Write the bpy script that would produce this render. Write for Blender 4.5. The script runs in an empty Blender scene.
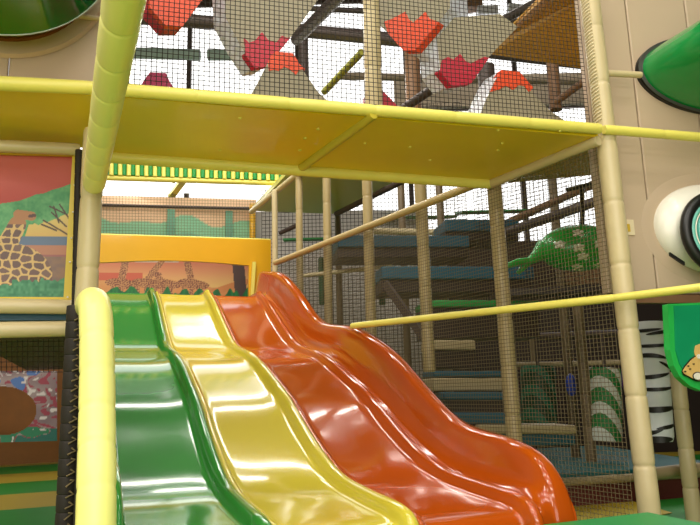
import bpy, math, random
from math import sin, cos, pi, radians, floor, hypot, exp
from mathutils import Vector as V, Matrix
random.seed(7)
SC = bpy.context.scene
COL = SC.collection

# ------------------------------------------------------------------ camera
FPX = 670.0; PITCH = radians(10.83); ROLL = -.02596; EYE = 1.05
Fw = V((0, cos(PITCH), sin(PITCH))); R0 = V((1, 0, 0)); U0 = V((0, -sin(PITCH), cos(PITCH)))
Rt = cos(ROLL)*R0 + sin(ROLL)*U0; Up = -sin(ROLL)*R0 + cos(ROLL)*U0
CAM = V((0, 0, EYE))
cd = bpy.data.cameras.new('camera'); cam = bpy.data.objects.new('camera', cd); COL.objects.link(cam)
cd.sensor_width = 36; cd.lens = FPX/700*36; cd.clip_start = .05; cd.clip_end = 200
m = Matrix.Identity(4)
for i in range(3):
    m[i][0] = Rt[i]; m[i][1] = Up[i]; m[i][2] = -Fw[i]; m[i][3] = CAM[i]
cam.matrix_world = m
SC.camera = cam

def ray(x, y): return Fw*FPX + Rt*(x-350) + Up*(262.5-y)
def at(x, y, Y): v = ray(x, y); return CAM + v*(Y/v.y)
def atz(x, y, z): v = ray(x, y); return CAM + v*((z-EYE)/v.z)
def atp(x, y, O, n): v = ray(x, y); return CAM + v*(((O-CAM).dot(n))/v.dot(n))
A22 = radians(22)
ES = V((sin(A22), -cos(A22), 0)); EL = V((cos(A22), sin(A22), 0)); UZ = V((0, 0, 1))

# ------------------------------------------------------------------ materials
MATS = {}
def mat(name, col, rough=.45, metal=0, coat=0, bump=0, bscale=30, vary=0, vscale=6, emit=0, alpha=1):
    if name in MATS: return MATS[name]
    M = bpy.data.materials.new(name); M.use_nodes = True; nt = M.node_tree; b = nt.nodes['Principled BSDF']
    b.inputs['Base Color'].default_value = (*col, 1); b.inputs['Roughness'].default_value = rough
    b.inputs['Metallic'].default_value = metal; b.inputs['Coat Weight'].default_value = coat
    b.inputs['Coat Roughness'].default_value = .06
    if emit:
        b.inputs['Emission Color'].default_value = (*col, 1); b.inputs['Emission Strength'].default_value = emit
    tc = nt.nodes.new('ShaderNodeTexCoord')
    if vary:
        n = nt.nodes.new('ShaderNodeTexNoise'); n.inputs['Scale'].default_value = vscale; n.inputs['Detail'].default_value = 4
        mx = nt.nodes.new('ShaderNodeMix'); mx.data_type = 'RGBA'
        mx.inputs[6].default_value = (*[c*(1-vary) for c in col], 1); mx.inputs[7].default_value = (*[min(1, c*(1+vary)) for c in col], 1)
        nt.links.new(tc.outputs['Object'], n.inputs['Vector']); nt.links.new(n.outputs['Fac'], mx.inputs[0])
        nt.links.new(mx.outputs[2], b.inputs['Base Color'])
    if bump:
        n2 = nt.nodes.new('ShaderNodeTexNoise'); n2.inputs['Scale'].default_value = bscale; n2.inputs['Detail'].default_value = 3
        bp = nt.nodes.new('ShaderNodeBump'); bp.inputs['Strength'].default_value = bump; bp.inputs['Distance'].default_value = .02
        nt.links.new(tc.outputs['Object'], n2.inputs['Vector']); nt.links.new(n2.outputs['Fac'], bp.inputs['Height'])
        nt.links.new(bp.outputs['Normal'], b.inputs['Normal'])
    MATS[name] = M; return M
def srgb(r, g, b):
    f = lambda c: (c/255/12.92) if c/255 <= .04045 else ((c/255+.055)/1.055)**2.4
    return (f(r), f(g), f(b))
YEL = mat('yellow_vinyl', srgb(234, 222, 106), .38, bump=.12, bscale=14, vary=.05)
YEL_LIT = mat('overlit_yellow_vinyl', srgb(243, 240, 140), .36, bump=.12, bscale=14)  # yellow foam with strong near light put into its colour
BEI = mat('beige_vinyl', srgb(205, 188, 145), .33, bump=.15, bscale=16, vary=.06)
PINB = mat('padded_wall_vinyl', srgb(192, 170, 144), .4, bump=.1, bscale=5, vary=.05, vscale=3)
AMB = mat('amber_panel', srgb(236, 204, 36), .34, coat=.15, bump=.08, bscale=3, vary=.06, vscale=4)
GOLD = mat('golden_board', srgb(224, 168, 20), .3, coat=.3, vary=.05)
SG = mat('green_slide_plastic', srgb(48, 130, 50), .11, coat=.3, bump=.03, bscale=5)
SY = mat('yellow_slide_plastic', srgb(198, 182, 58), .11, coat=.3, bump=.03, bscale=5)
SO = mat('orange_slide_plastic', srgb(176, 74, 10), .11, coat=.3, bump=.03, bscale=5)
GT = mat('green_tube_plastic', srgb(0, 138, 62), .2, coat=.6)
GTD = mat('dark_green_plastic', srgb(0, 104, 34), .16, coat=.8)
BLK = mat('black_rubber', (.008, .008, .008), .4)
NET = mat('brown_netting', srgb(98, 84, 56), .7)
NETD = mat('dark_netting', srgb(34, 27, 20), .7)
NETT = mat('tan_netting', srgb(104, 90, 58), .7)
TEAL = mat('teal_vinyl', srgb(0, 78, 98), .45, bump=.1, vary=.12)
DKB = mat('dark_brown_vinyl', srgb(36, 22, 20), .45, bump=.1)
TANP = mat('tan_vinyl', srgb(165, 148, 112), .5, vary=.08)
MAR = mat('maroon_vinyl', srgb(96, 36, 34), .55)
GRY = mat('grey_vinyl', srgb(150, 142, 116), .5, bump=.08, vary=.05)
ORC = mat('orange_red_vinyl', srgb(224, 74, 28), .42, bump=.1)
CRI = mat('crimson_vinyl', srgb(180, 22, 48), .42, bump=.1)
SIL = mat('silver_vinyl', srgb(225, 228, 235), .3, metal=.25, bump=.9, bscale=22)
STL = mat('dark_steel', srgb(74, 62, 58), .5, metal=.2, vary=.2)
GRNV = mat('green_vinyl', srgb(20, 140, 60), .45, vary=.1)
DGRN = mat('deep_green_vinyl', srgb(10, 78, 42), .5)
WHT = mat('white_plastic', srgb(240, 236, 222), .25, coat=.4)
TQ = mat('turquoise_plastic', srgb(120, 205, 190), .25, coat=.4)
GLS = mat('smoked_dome', srgb(30, 34, 34), .05, coat=1)
DARKW = mat('dark_hall_wall', srgb(62, 46, 38), .8, vary=.25, vscale=2)
WALLG = mat('pale_hall_wall', srgb(215, 208, 200), .8, vary=.04)
OCH = mat('ochre_wall', srgb(128, 76, 14), .6, vary=.15)
BRICK = mat('brown_wood', srgb(120, 86, 56), .6, vary=.3, vscale=9)
LIT = mat('lit_window_pane', (1, 1, 1), .5, emit=1.7)
LITC = mat('light_diffuser', (1, .99, .95), .5, emit=1.8)
BLU = mat('blue_vinyl', srgb(30, 70, 200), .4)
PNK = mat('peach_wall_paint', srgb(232, 196, 160), .7)

# ------------------------------------------------------------------ builders
class MB:
    def __init__(s): s.v = []; s.f = []; s.mi = []; s.sm = []
    def add(s, vs, fs, mi=0, smooth=False):
        o = len(s.v); s.v += [tuple(p) for p in vs]; s.f += [tuple(i+o for i in f) for f in fs]
        s.mi += [mi]*len(fs); s.sm += [smooth]*len(fs); return s
    def hexa(s, p, mi=0):   # 8 corners: bottom 4 loop, top 4 loop
        return s.add(p, [(3, 2, 1, 0), (4, 5, 6, 7), (0, 1, 5, 4), (1, 2, 6, 5), (2, 3, 7, 6), (3, 0, 4, 7)], mi)
    def box(s, o, a, b, c, mi=0):   # corner + 3 edge vectors
        return s.hexa([o, o+a, o+a+b, o+b, o+c, o+a+c, o+a+b+c, o+b+c], mi)
    def bar(s, p, q, w, h=None, up=UZ, mi=0):
        h = h or w; d = (q-p).normalized(); u = d.cross(up)
        if u.length < 1e-4: u = V((1, 0, 0))
        u.normalize(); n = u.cross(d).normalized()
        return s.box(p-u*w/2-n*h/2, q-p, u*w, n*h, mi)
    def tube(s, pts, r, n=14, caps=True, mi=0, sq=1):
        pts = [V(p) for p in pts]; N = len(pts); rs = r if isinstance(r, (list, tuple)) else [r]*N
        t0 = (pts[1]-pts[0]).normalized(); ref = UZ if abs(t0.z) < .9 else V((0, 1, 0))
        u = t0.cross(ref).normalized(); vs = []; fs = []
        for i, p in enumerate(pts):
            if i == 0: t = pts[1]-pts[0]
            elif i == N-1: t = pts[-1]-pts[-2]
            else: t = (pts[i+1]-pts[i]).normalized()+(pts[i]-pts[i-1]).normalized()
            t.normalize(); u = (u-t*u.dot(t)).normalized(); w = t.cross(u)
            for k in range(n):
                a = 2*pi*k/n; vs.append(p+(u*cos(a)+w*sin(a)*sq)*rs[i])
        for i in range(N-1):
            for k in range(n):
                fs.append((i*n+k, i*n+(k+1) % n, (i+1)*n+(k+1) % n, (i+1)*n+k))
        s.add(vs, fs, mi, True)
        if caps:
            s.add(vs[:n], [tuple(range(n-1, -1, -1))], mi); s.add(vs[-n:], [tuple(range(n))], mi)
        return s
    def foam(s, p, q, r, seg=.26, n=16, mi=0):   # padded tube with seams between foam sleeves
        L = (q-p).length; k = max(1, round(L/seg)); pts = []; rs = []
        for i in range(k):
            for t, f in ((0, .90), (.02, .97), (.07, 1.0), (.5, 1.015), (.93, 1.0), (.98, .97)):
                pts.append(p+(q-p)*((i+t)/k)); rs.append(r*f)
        pts.append(q); rs.append(r*.9)
        return s.tube(pts, rs, n, True, mi)
    def prism(s, poly, th, mi=0, smi=None):     # 3D polygon (planar), thickness vector
        n = len(poly); vs = list(poly)+[p+th for p in poly]
        s.add(vs, [tuple(range(n)), tuple(range(2*n-1, n-1, -1))], mi)
        s.add(vs, [(i, i+n, (i+1) % n+n, (i+1) % n) for i in range(n)], mi if smi is None else smi)
        return s
    def net(s, a, b, c, d, sp=.02, r=.0013):    # a-b bottom, d-c top (bilinear)
        nu = max(2, int(max((b-a).length, (c-d).length)/sp)); nv = max(2, int(max((d-a).length, (c-b).length)/sp))
        nrm = (b-a).cross(d-a).normalized()
        def st(p, q, o):
            t = (q-p).normalized(); w = t.cross(nrm).normalized()*r; h = nrm*r; p = p+nrm*o; q = q+nrm*o
            s.add([p-w, p-h, p+w, p+h, q-w, q-h, q+w, q+h], [(0, 1, 5, 4), (1, 2, 6, 5), (2, 3, 7, 6), (3, 0, 4, 7)])
        for i in range(nu+1):
            t = i/nu; st(a.lerp(b, t), d.lerp(c, t), r)
        for j in range(nv+1):
            t = j/nv; st(a.lerp(d, t), b.lerp(c, t), -r)
        return s
    def ell(s, c, ax, n=20, k=12, mi=0, half=False):   # ellipsoid with axis vectors
        vs = []; fs = []
        for j in range(k+1):
            ph = pi*j/k if not half else pi/2*j/k
            for i in range(n):
                a = 2*pi*i/n; vs.append(c+ax[2]*cos(ph)+(ax[0]*cos(a)+ax[1]*sin(a))*sin(ph))
        for j in range(k):
            for i in range(n): fs.append((j*n+i, (j+1)*n+i, (j+1)*n+(i+1) % n, j*n+(i+1) % n))
        return s.add(vs, fs, mi, True)
    def torus(s, c, u, w, R, r, n=40, mi=0):
        pts = [c+(u*cos(2*pi*i/n)+w*sin(2*pi*i/n))*R for i in range(n+1)]
        return s.tube(pts, r, 10, False, mi)
    def build(s, name, ms, parent=None, bevel=0):
        me = bpy.data.meshes.new(name); cx = V((0, 0, 0))
        if s.v:
            xs = [p[0] for p in s.v]; ys = [p[1] for p in s.v]; zs = [p[2] for p in s.v]
            cx = V(((min(xs)+max(xs))/2, (min(ys)+max(ys))/2, min(zs)))
        org = V(parent.location) if parent else cx
        if parent and parent.parent: org = org+V(parent.parent.location)
        me.from_pydata([tuple(V(p)-org) for p in s.v], [], s.f); ms = ms if isinstance(ms, (list, tuple)) else [ms]
        for x in ms: me.materials.append(x)
        me.polygons.foreach_set('material_index', s.mi); me.polygons.foreach_set('use_smooth', s.sm); me.update()
        o = bpy.data.objects.new(name, me); COL.objects.link(o)
        if parent: o.parent = parent
        else: o.location = cx
        if bevel:
            b = o.modifiers.new('bevel', 'BEVEL'); b.width = bevel; b.segments = 3; b.limit_method = 'ANGLE'
        return o
def tag(o, label, cat, group=None):
    o['label'] = label; o['category'] = cat
    if group: o['group'] = group
    return o
def struct(o): o['kind'] = 'structure'; return o
def empty(name, loc, label, cat, group=None):
    o = bpy.data.objects.new(name, None); COL.objects.link(o); o.location = loc; o.empty_display_size = .1
    return tag(o, label, cat, group)
def catmull(P, n=6):
    out = []
    Q = [P[0]]+list(P)+[P[-1]]
    for i in range(1, len(Q)-2):
        for k in range(n):
            t = k/n; a, b, c, d = Q[i-1], Q[i], Q[i+1], Q[i+2]
            out.append(tuple(.5*((2*b[j])+(-a[j]+c[j])*t+(2*a[j]-5*b[j]+4*c[j]-d[j])*t*t+(-a[j]+3*b[j]-3*c[j]+d[j])*t**3) for j in range(len(b))))
    out.append(tuple(P[-1])); return out

# painted boards: colour is looked up on a fine grid of the board itself
def paint_mat():
    if 'paint' in MATS: return MATS['paint']
    M = bpy.data.materials.new('painted_board'); M.use_nodes = True; nt = M.node_tree; b = nt.nodes['Principled BSDF']
    a = nt.nodes.new('ShaderNodeVertexColor'); a.layer_name = 'paint'; b.inputs['Roughness'].default_value = .45
    nt.links.new(a.outputs['Color'], b.inputs['Base Color']); MATS['paint'] = M; return M
def board(name, a, b, c, d, fn, nu, nv, parent=None, thick=.02, hole=None):
    """a-b bottom, d-c top; fn(u,v)->srgb 0..255"""
    vs = []; fs = []; cols = []; nrm = (b-a).cross(d-a).normalized()
    if nrm.dot(CAM-a) < 0: nrm = -nrm
    idx = {}
    for j in range(nv+1):
        for i in range(nu+1):
            u = i/nu; v = j/nv; p = a.lerp(b, u).lerp(d.lerp(c, u), v); vs.append(p); cols.append(srgb(*[max(0, min(255, q)) for q in fn(u, v)]))
    for j in range(nv):
        for i in range(nu):
            if hole and hole((i+.5)/nu, (j+.5)/nv): continue
            k = j*(nu+1)+i; fs.append((k, k+1, k+nu+2, k+nu+1))
    o = MB().add(vs, fs).build(name, paint_mat(), parent)
    at_ = o.data.color_attributes.new('paint', 'FLOAT_COLOR', 'POINT')
    for i, c_ in enumerate(cols): at_.data[i].color = (*c_, 1)
    so = o.modifiers.new('thickness', 'SOLIDIFY'); so.thickness = thick; so.offset = -1 if (b-a).cross(d-a).dot(CAM-a) > 0 else 1
    return o
def h2(i, j, s=0):
    x = math.sin(i*127.1+j*311.7+s*74.7)*43758.5453; return x-floor(x)
def vor(x, y, s=0):
    d1 = d2 = 9; cid = 0; ix = floor(x); iy = floor(y)
    for a in (-1, 0, 1):
        for b in (-1, 0, 1):
            px = ix+a+.15+.7*h2(ix+a, iy+b, s); py = iy+b+.15+.7*h2(ix+a, iy+b, s+5); q = hypot(px-x, py-y)
            if q < d1: d2 = d1; d1 = q; cid = h2(ix+a, iy+b, s+9)
            elif q < d2: d2 = q
    return d1, d2-d1, cid
def noi(x, y, s=0):
    ix = floor(x); iy = floor(y); fx = x-ix; fy = y-iy; fx = fx*fx*(3-2*fx); fy = fy*fy*(3-2*fy)
    return (h2(ix, iy, s)*(1-fx)+h2(ix+1, iy, s)*fx)*(1-fy)+(h2(ix, iy+1, s)*(1-fx)+h2(ix+1, iy+1, s)*fx)*fy
def mixc(a, b, t): return tuple(x*(1-t)+y*t for x, y in zip(a, b))
def segd(px, py, ax, ay, bx, by):
    dx, dy = bx-ax, by-ay; t = max(0, min(1, ((px-ax)*dx+(py-ay)*dy)/(dx*dx+dy*dy+1e-9))); return hypot(px-ax-t*dx, py-ay-t*dy)

# ================================================================== SETTING
# floor with rows of green and yellow mats
def floor_mat():
    M = bpy.data.materials.new('play_mats'); M.use_nodes = True; nt = M.node_tree; b = nt.nodes['Principled BSDF']
    tc = nt.nodes.new('ShaderNodeTexCoord'); mp = nt.nodes.new('ShaderNodeVectorMath'); mp.operation = 'DOT_PRODUCT'
    mp.inputs[1].default_value = (-sin(A22), cos(A22), 0)
    nt.links.new(tc.outputs['Object'], mp.inputs[0])
    def mth(op, a, v=None, w=None):
        n = nt.nodes.new('ShaderNodeMath'); n.operation = op; nt.links.new(a, n.inputs[0])
        if v is not None:
            if isinstance(v, (int, float)): n.inputs[1].default_value = v
            else: nt.links.new(v, n.inputs[1])
        return n.outputs[0]
    t = mth('SUBTRACT', mp.outputs['Value'], 6.42-11.8); t = mth('DIVIDE', t, 1.18*2); t = mth('FRACT', t); t = mth('GREATER_THAN', t, .5)
    mx = nt.nodes.new('ShaderNodeMix'); mx.data_type = 'RGBA'; mx.inputs[6].default_value = (*srgb(24, 132, 40), 1); mx.inputs[7].default_value = (*srgb(176, 152, 44), 1)
    nt.links.new(t, mx.inputs[0]); nt.links.new(mx.outputs[2], b.inputs['Base Color']); b.inputs['Roughness'].default_value = .5
    return M
fl = MB().box(V((-12, -4, -.1)), V((26, 0, 0)), V((0, 24, 0)), V((0, 0, .1))).build('floor', floor_mat()); struct(fl)
fl.data.transform(Matrix.Translation(V(fl.location))); fl.location = (0, 0, 0)

# far walls of the hall, ceiling
YW = 14.0
def zy(y, Y, x=350): return at(x, y, Y).z
zlow = 4.1
struct(MB().box(V((-6, YW, 0)), V((20, 0, 0)), V((0, .2, 0)), V((0, 0, zlow))).build('wall_back', DARKW))
struct(MB().box(V((-6, YW, 9.8)), V((20, 0, 0)), V((0, .2, 0)), V((0, 0, .2))).build('wall_back_upper', DARKW))
struct(MB().box(V((14, -4, 0)), V((.2, 0, 0)), V((0, 18.2, 0)), V((0, 0, 10))).build('wall_right', DARKW))
struct(MB().box(V((-12, YW, 0)), V((6, 0, 0)), V((0, .2, 0)), V((0, 0, 10))).build('wall_back_left', OCH))
struct(MB().box(V((-12.2, -4, 0)), V((.2, 0, 0)), V((0, 18.2, 0)), V((0, 0, 10))).build('wall_left', WALLG))
struct(MB().box(V((-12, -4.2, 0)), V((26, 0, 0)), V((0, .2, 0)), V((0, 0, 10))).build('wall_front', mat('warm_hall_wall', srgb(150, 134, 112), .8)))
struct(MB().box(V((-12, -4, 10)), V((26, 0, 0)), V((0, 18.2, 0)), V((0, 0, .2))).build('ceiling', mat('hall_ceiling', srgb(110, 100, 92), .8)))
wn = 0
for x0 in [-5.9+i*2.44 for i in range(8)]:
    wn += 1
    w = struct(MB().box(V((x0, YW+.05, zlow)), V((2.34, 0, 0)), V((0, .04, 0)), V((0, 0, 9.8-zlow))).build('window_%d' % wn, LIT))
    fr = MB()
    for zz in (zlow+1.5, zlow+3.0): fr.box(V((x0, YW-.02, zz)), V((2.34, 0, 0)), V((0, .07, 0)), V((0, 0, .09)))
    fr.box(V((x0-.1, YW-.04, zlow)), V((.1, 0, 0)), V((0, .1, 0)), V((0, 0, 9.8-zlow)))
    fr.build('window_frame', STL, w)

# ================================================================== SLIDE
O = at(155, 295, 6.1)
def SP(s, u, z): q = O+ES*s+EL*u; return V((q.x, q.y, z))
PROF = catmull([(-.56, 1.965), (0, 1.965), (.10, 1.945), (.40, 1.81), (.74, 1.625), (1.08, 1.45), (1.28, 1.375), (1.50, 1.325), (1.78, 1.28), (2.02, 1.215), (2.32, 1.11),
                (2.64, .99), (3.0, .815), (3.28, .70), (3.52, .64), (3.8, .615), (4.06, .60), (4.14, .57), (4.16, .50)], 5)
def pz(s, P=PROF):
    for a, b in zip(P, P[1:]):
        if a[0] <= s <= b[0]: return a[1]+(b[1]-a[1])*(s-a[0])/(b[0]-a[0]+1e-9)
    return P[-1][1]
slide = empty('wave_slide', SP(2, .25, 0), 'triple-lane wavy plastic slide in green, yellow and orange coming down from the gold-boarded platform', 'slide')
def sweep(cs, prof, mb, closed_under=.04, ends=True):
    N = len(prof); n = len(cs); vs = []; fs = []
    nr = []
    for i in range(N):
        a = prof[max(0, i-1)]; b = prof[min(N-1, i+1)]; dx = b[0]-a[0]; dz = b[1]-a[1]; L = hypot(dx, dz) or 1
        nr.append((-dz/L, dx/L))
    for i, (s, z) in enumerate(prof):
        for (u, h) in cs: vs.append(SP(s+nr[i][0]*h, u, z+nr[i][1]*h))
    for i in range(N-1):
        for k in range(n-1): fs.append((i*n+k, (i+1)*n+k, (i+1)*n+k+1, i*n+k+1))
        fs.append((i*n+n-1, (i+1)*n+n-1, (i+1)*n, i*n))
    mb.add(vs, fs, 0, True)
    mb.add(vs[:n], [tuple(range(n))]); mb.add(vs[-n:], [tuple(range(n-1, -1, -1))])
    return mb
def lane_cs(u0, last=False):
    c = [(u0-.005, -.035), (u0-.005, .012), (u0+.002, .02), (u0+.009, .023), (u0+.017, .020), (u0+.023, .011), (u0+.030, .003), (u0+.040, 0), (u0+.06, -.002), (u0+.16, -.004), (u0+.25, -.005), (u0+.34, -.004), (u0+.40, -.001), (u0+.415, .001)]
    c += [(u0+.424, .006), (u0+.430, .016), (u0+.436, .030), (u0+.445, .045), (u0+.458, .053), (u0+.472, .053), (u0+.484, .045), (u0+.491, .028), (u0+.494, .005), (u0+.494, -.035)]
    return c
for i, (nm, mt, lb) in enumerate((('lane', SG, 'green left lane'), ('lane', SY, 'yellow middle lane'), ('lane', SO, 'orange right lane'))):
    o = sweep(lane_cs(-.5+.5*i), PROF, MB()).build(nm, mt, slide); o['label'] = lb
CREST = [(-.50, 2.0), (-.495, 2.2), (-.48, 2.26), (-.44, 2.29), (-.34, 2.29), (-.1, 2.245), (.16, 2.195), (.35, 2.14), (.56, 2.045), (.87, 1.88), (1.2, 1.68), (1.43, 1.585), (1.68, 1.535), (2.05, 1.485), (2.38, 1.39), (2.7, 1.26),
         (3.05, 1.06), (3.30, .93), (3.50, .87), (3.82, .83), (4.0, .78), (4.10, .69), (4.14, .58), (4.15, .50)]
CR = catmull(CREST, 5)
CL = [(s_, pz(s_)+.03+.02*min(1, s_/2)) for s_ in (0, .4, .74, 1.08, 1.28, 1.5, 1.78, 2.02, 2.32, 2.64, 2.9, 3.1)]+[(3.22, .84), (3.34, .875), (3.55, .855), (3.85, .82), (4.0, .77), (4.1, .68), (4.14, .58), (4.15, .50)]
CL = catmull([(-.5, 1.98)]+CL, 5)
def side_wall(sgn, u0, mt, CR=CR, W=1):
    mb = MB(); vs = []; fs = []; n = 0
    for (s, zc) in CR:
        zb = min(pz(max(s, -.5)), zc-.01); H = zc-zb
        row = [(0, zb-.01), (.006, zb+.004), (.02, zb+.012), (.034, zb+.02+H*.02), (.044, zb+H*.12), (.066, zb+H*.5), (.084, zc-.04), (.090, zc-.018), (.098, zc-.006), (.110, zc), (.140, zc), (.158, zc-.006), (.170, zc-.018), (.175, zc-.04), (.178, zb+H*.4), (.178, zb-.05)]
        n = len(row)
        for (u, z) in row: vs.append(SP(s, u0+sgn*u*W, z))
    for i in range(len(CR)-1):
        for k in range(n-1): fs.append((i*n+k, (i+1)*n+k, (i+1)*n+k+1, i*n+k+1))
    mb.add(vs, fs, 0, True); mb.add(vs[-n:], [tuple(range(n))]); mb.add(vs[:n], [tuple(range(n))])
    return mb.build('side_wall', mt, slide)
side_wall(1, .995, SO)['label'] = 'high orange side wall'
side_wall(-1, -.435, SG, CL, .4)['label'] = 'low green side wall'
mb = MB()
for s in (1.2, 2.6):
    for u in (-.45, .95):
        mb = MB(); mb.foam(SP(s, u, 0), SP(s, u, pz(s)-.05), .04); mb.build('leg', BEI, slide)

# green landing pad in front of the slide end
lp = MB().box(SP(4.17, -.5, .0), EL*2.0, ES*1.1, UZ*.555).build('landing_pad', GRNV, None, .03)
tag(lp, 'green padded landing block at the foot of the triple slide', 'crash mat')

# platform behind slide top
pf = MB().box(SP(-1.9, -.62, 1.80), EL*1.86, ES*1.33, UZ*.14).build('slide_platform', TANP, None, .02)
tag(pf, 'tan padded platform at the top of the triple slide', 'platform')
# gold entry board with arched underside
PB = SP(-.60, 0, 0)
def onb(x, y, off=0): return atp(x, y, SP(-.60+off, 0, 0), ES)
def poly_board(px, off=0): return [onb(x, y, off) for x, y in px]
top = [(96, 234.5), (271, 240)]
arc = [(96, 262.5)]
for i in range(13):
    t = i/12; arc.append((101+t*147, 262-3.4*sin(pi*t)+2.8*t))
arc += [(249, 300), (271, 300)]
gb = MB(); P_ = poly_board(top+arc[::-1]); n = len(P_)
# strip-wise build of the arch for clean faces
for i in range(13):
    x0, y0 = arc[1+i] if i else arc[0]; x1, y1 = arc[2+i] if i < 12 else (248, 265)
for i in range(24):
    xa = 96+153*i/24; xb = 96+153*(i+1)/24
    ya = lambda x: 262.5+2.8*(x-101)/147-3.4*sin(pi*max(0, min(1, (x-101)/147)))
    yt = lambda x: 234.5+5.5*(x-96)/175
    gb.prism([onb(xa, yt(xa)), onb(xb, yt(xb)), onb(xb, ya(xb)), onb(xa, ya(xa))], -ES*.05)
gb.prism([onb(249, 239.2), onb(271, 240), onb(271, 300), onb(249, 300)], -ES*.05)
entry = empty('entry_board', SP(-.60, .2, 1.9), 'golden yellow board with arched underside above the slide entrance', 'board')
gb.build('arch_board', GOLD, entry)
eb = MB().tube([onb(96, 234, .0)-ES*.02, onb(271, 239.5)-ES*.02], .012).build('top_edge', YEL, entry)
MB().bar(onb(254, 262, .02), onb(252, 298, .02), .035, .03, up=ES).build('upright', YEL, entry)

# savanna mural behind the entrance
def savanna(u, v):
    c = mixc((196, 120, 70), (214, 168, 110), min(1, v*1.5))
    if v > .45+.12*sin(u*5+.5): c = mixc((214, 168, 110), (196, 96, 84), min(1, (v-.45)*2))
    if u < .3 and .45 < v < .6: c = (196, 96, 74)
    if .2 < u < .52 and v > .78: c = (200, 196, 184)
    if u > .62 and v < .5 and abs(v-.15-(u-.62)*.9) < .06: c = (200, 130, 80)
    for gx, hx, gh, lean in ((.15, .20, .85, .02), (.30, .43, .86, .1), (.40, .36, .62, -.05), (.58, .56, .95, 0)):
        b = segd(u, v, gx, .42, gx+.06, .38) < .075 or segd(u*1.0, v, gx+.02, .45, hx, gh) < .022 or segd(u, v, hx, gh, hx+.035, gh-.05) < .022
        for q in (-.03, .02, .07): b = b or segd(u, v, gx+q, .4, gx+q*1.1, .08) < .012
        if b:
            d1, e, _ = vor(u*70, v*28, 3); c = (126, 78, 64) if e > .22 else (196, 146, 100)
    if segd(u, v, .93, .1, .9, .95) < .04 or (u > .8 and v > .85): c = (84, 66, 66)
    g = .22+.10*noi(u*40, 1)+.05*sin(u*60)
    if v < g: c = mixc((16, 92, 54), (40, 130, 70), noi(u*90, v*8))
    return c
sm = board('savanna_mural', *[atp(x, y, SP(-1.7, 0, 0), ES) for x, y in ((92, 306), (252, 308), (252, 250), (92, 250))], savanna, 220, 80)
tag(sm, 'painted savanna mural with giraffes, set under the gold arched board', 'mural')

# hills mural on the back wall of the slide bay, netted
BW = at(190, 210, 9.2)
def bw(x, y, off=0): return atp(x, y, BW+ES*off, ES)
def hills(u, v):
    c = (226, 186, 146)
    h = .76+.07*sin(u*13+.4)+.05*sin(u*23)
    if v < h: c = mixc((112, 176, 140), (142, 196, 152), noi(u*6, v*3))
    if v < h-.3: c = mixc((104, 160, 132), (120, 176, 140), noi(u*9, v*4))
    return c
hm = board('hills_mural', bw(70, 262), bw(256, 266), bw(256, 209), bw(70, 205), hills, 120, 40)
tag(hm, 'faded mural of rounded green hills on the netted back wall', 'mural')
mb = MB().box(bw(60, 204, -.05), bw(256, 208, -.05)-bw(60, 204, -.05), -ES*.05, UZ*.13)
tag(mb.build('peach_wall_panel', PNK), 'peach wall panel in the strip between hills mural and lit ceiling panels', 'panel')
for i, x in enumerate((166, 225)):
    tag(MB().box(bw(x, 262, .02), EL*.10, ES*.03, UZ*.75).build('mural_post', mat('faded_green', srgb(104, 158, 130), .6)),
        'faded green upright against the hills mural, %s of the two' % ('left' if i == 0 else 'right'), 'post', 'uprights on the hills mural')
tag(MB().tube([bw(60, 204, .06), bw(262, 209, .06)], .022).build('brown_rail', STL), 'thin brown rail along the top of the hills mural', 'rail')
tag(MB().foam(bw(252.5, 262, .1), bw(252.5, 204, .1), .045).build('yellow_post', GOLD), 'yellow post at the right end of the hills mural', 'post')
tag(MB().net(bw(60, 262, .25), bw(256, 264, .25), bw(256, 196, .25), bw(60, 192, .25), .04, .002).build('netting_panel', NETT), 'fine tan net hung over the hills mural', 'net', 'nets')

# lit ceiling panels above it
zc = 3.95
for i, (xa, xb) in enumerate(((60, 174), (180, 278))):
    a, b = atz(xa, 177, zc), atz(xb, 180, zc); c, d = atz(xb-8, 194, zc), atz(xa-8, 193, zc)
    lp_ = MB().prism([a, b, c, d], UZ*.06).build('ceiling_light_panel', LITC)
    tag(lp_, 'bright white ceiling light panel over the hills mural, %s of the yellow crossbar' % ('left' if i == 0 else 'right'), 'light', 'lit ceiling panels')
tag(MB().bar(atz(185, 176, zc)-UZ*.03, atz(171, 195, zc)-UZ*.03, .09, .05).build('crossbar', YEL), 'short yellow crossbar between the two lit ceiling panels', 'bar')
# yellow tube and green-yellow baluster rail
YR = 6.9
tag(MB().foam(at(100, 177.5, YR), at(287, 183.5, YR+.5), .03, .5).build('yellow_rail', YEL), 'thin yellow rail just below the green and yellow baluster band', 'rail')
br = empty('baluster_rail', at(195, 175, YR), 'band of alternating green and yellow balusters under the deck', 'railing')
for i in range(21):
    x = 107+i*8.7; Yb = YR-.02+.5*(x-100)/187; k = (x-100)*.033
    MB().tube([at(x, 174.5+k, Yb), at(x, 157+k, Yb)], .026, 8).build('baluster', GRNV, br)['label'] = 'green baluster'
    if i < 20: MB().tube([at(x+4.4, 175+k, Yb), at(x+4.4, 157+k, Yb)], .024, 8).build('baluster', YEL, br)['label'] = 'yellow baluster'
for yy, nm in ((157, 'top_rail'), (165.5, 'middle_rail'), (175, 'bottom_rail')):
    MB().tube([at(100, yy, YR+.03), at(287, yy+6, YR+.53)], .010 if yy == 165.5 else .016, 8).build(nm, mat('cream_paint', srgb(236, 226, 150), .5), br)

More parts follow.
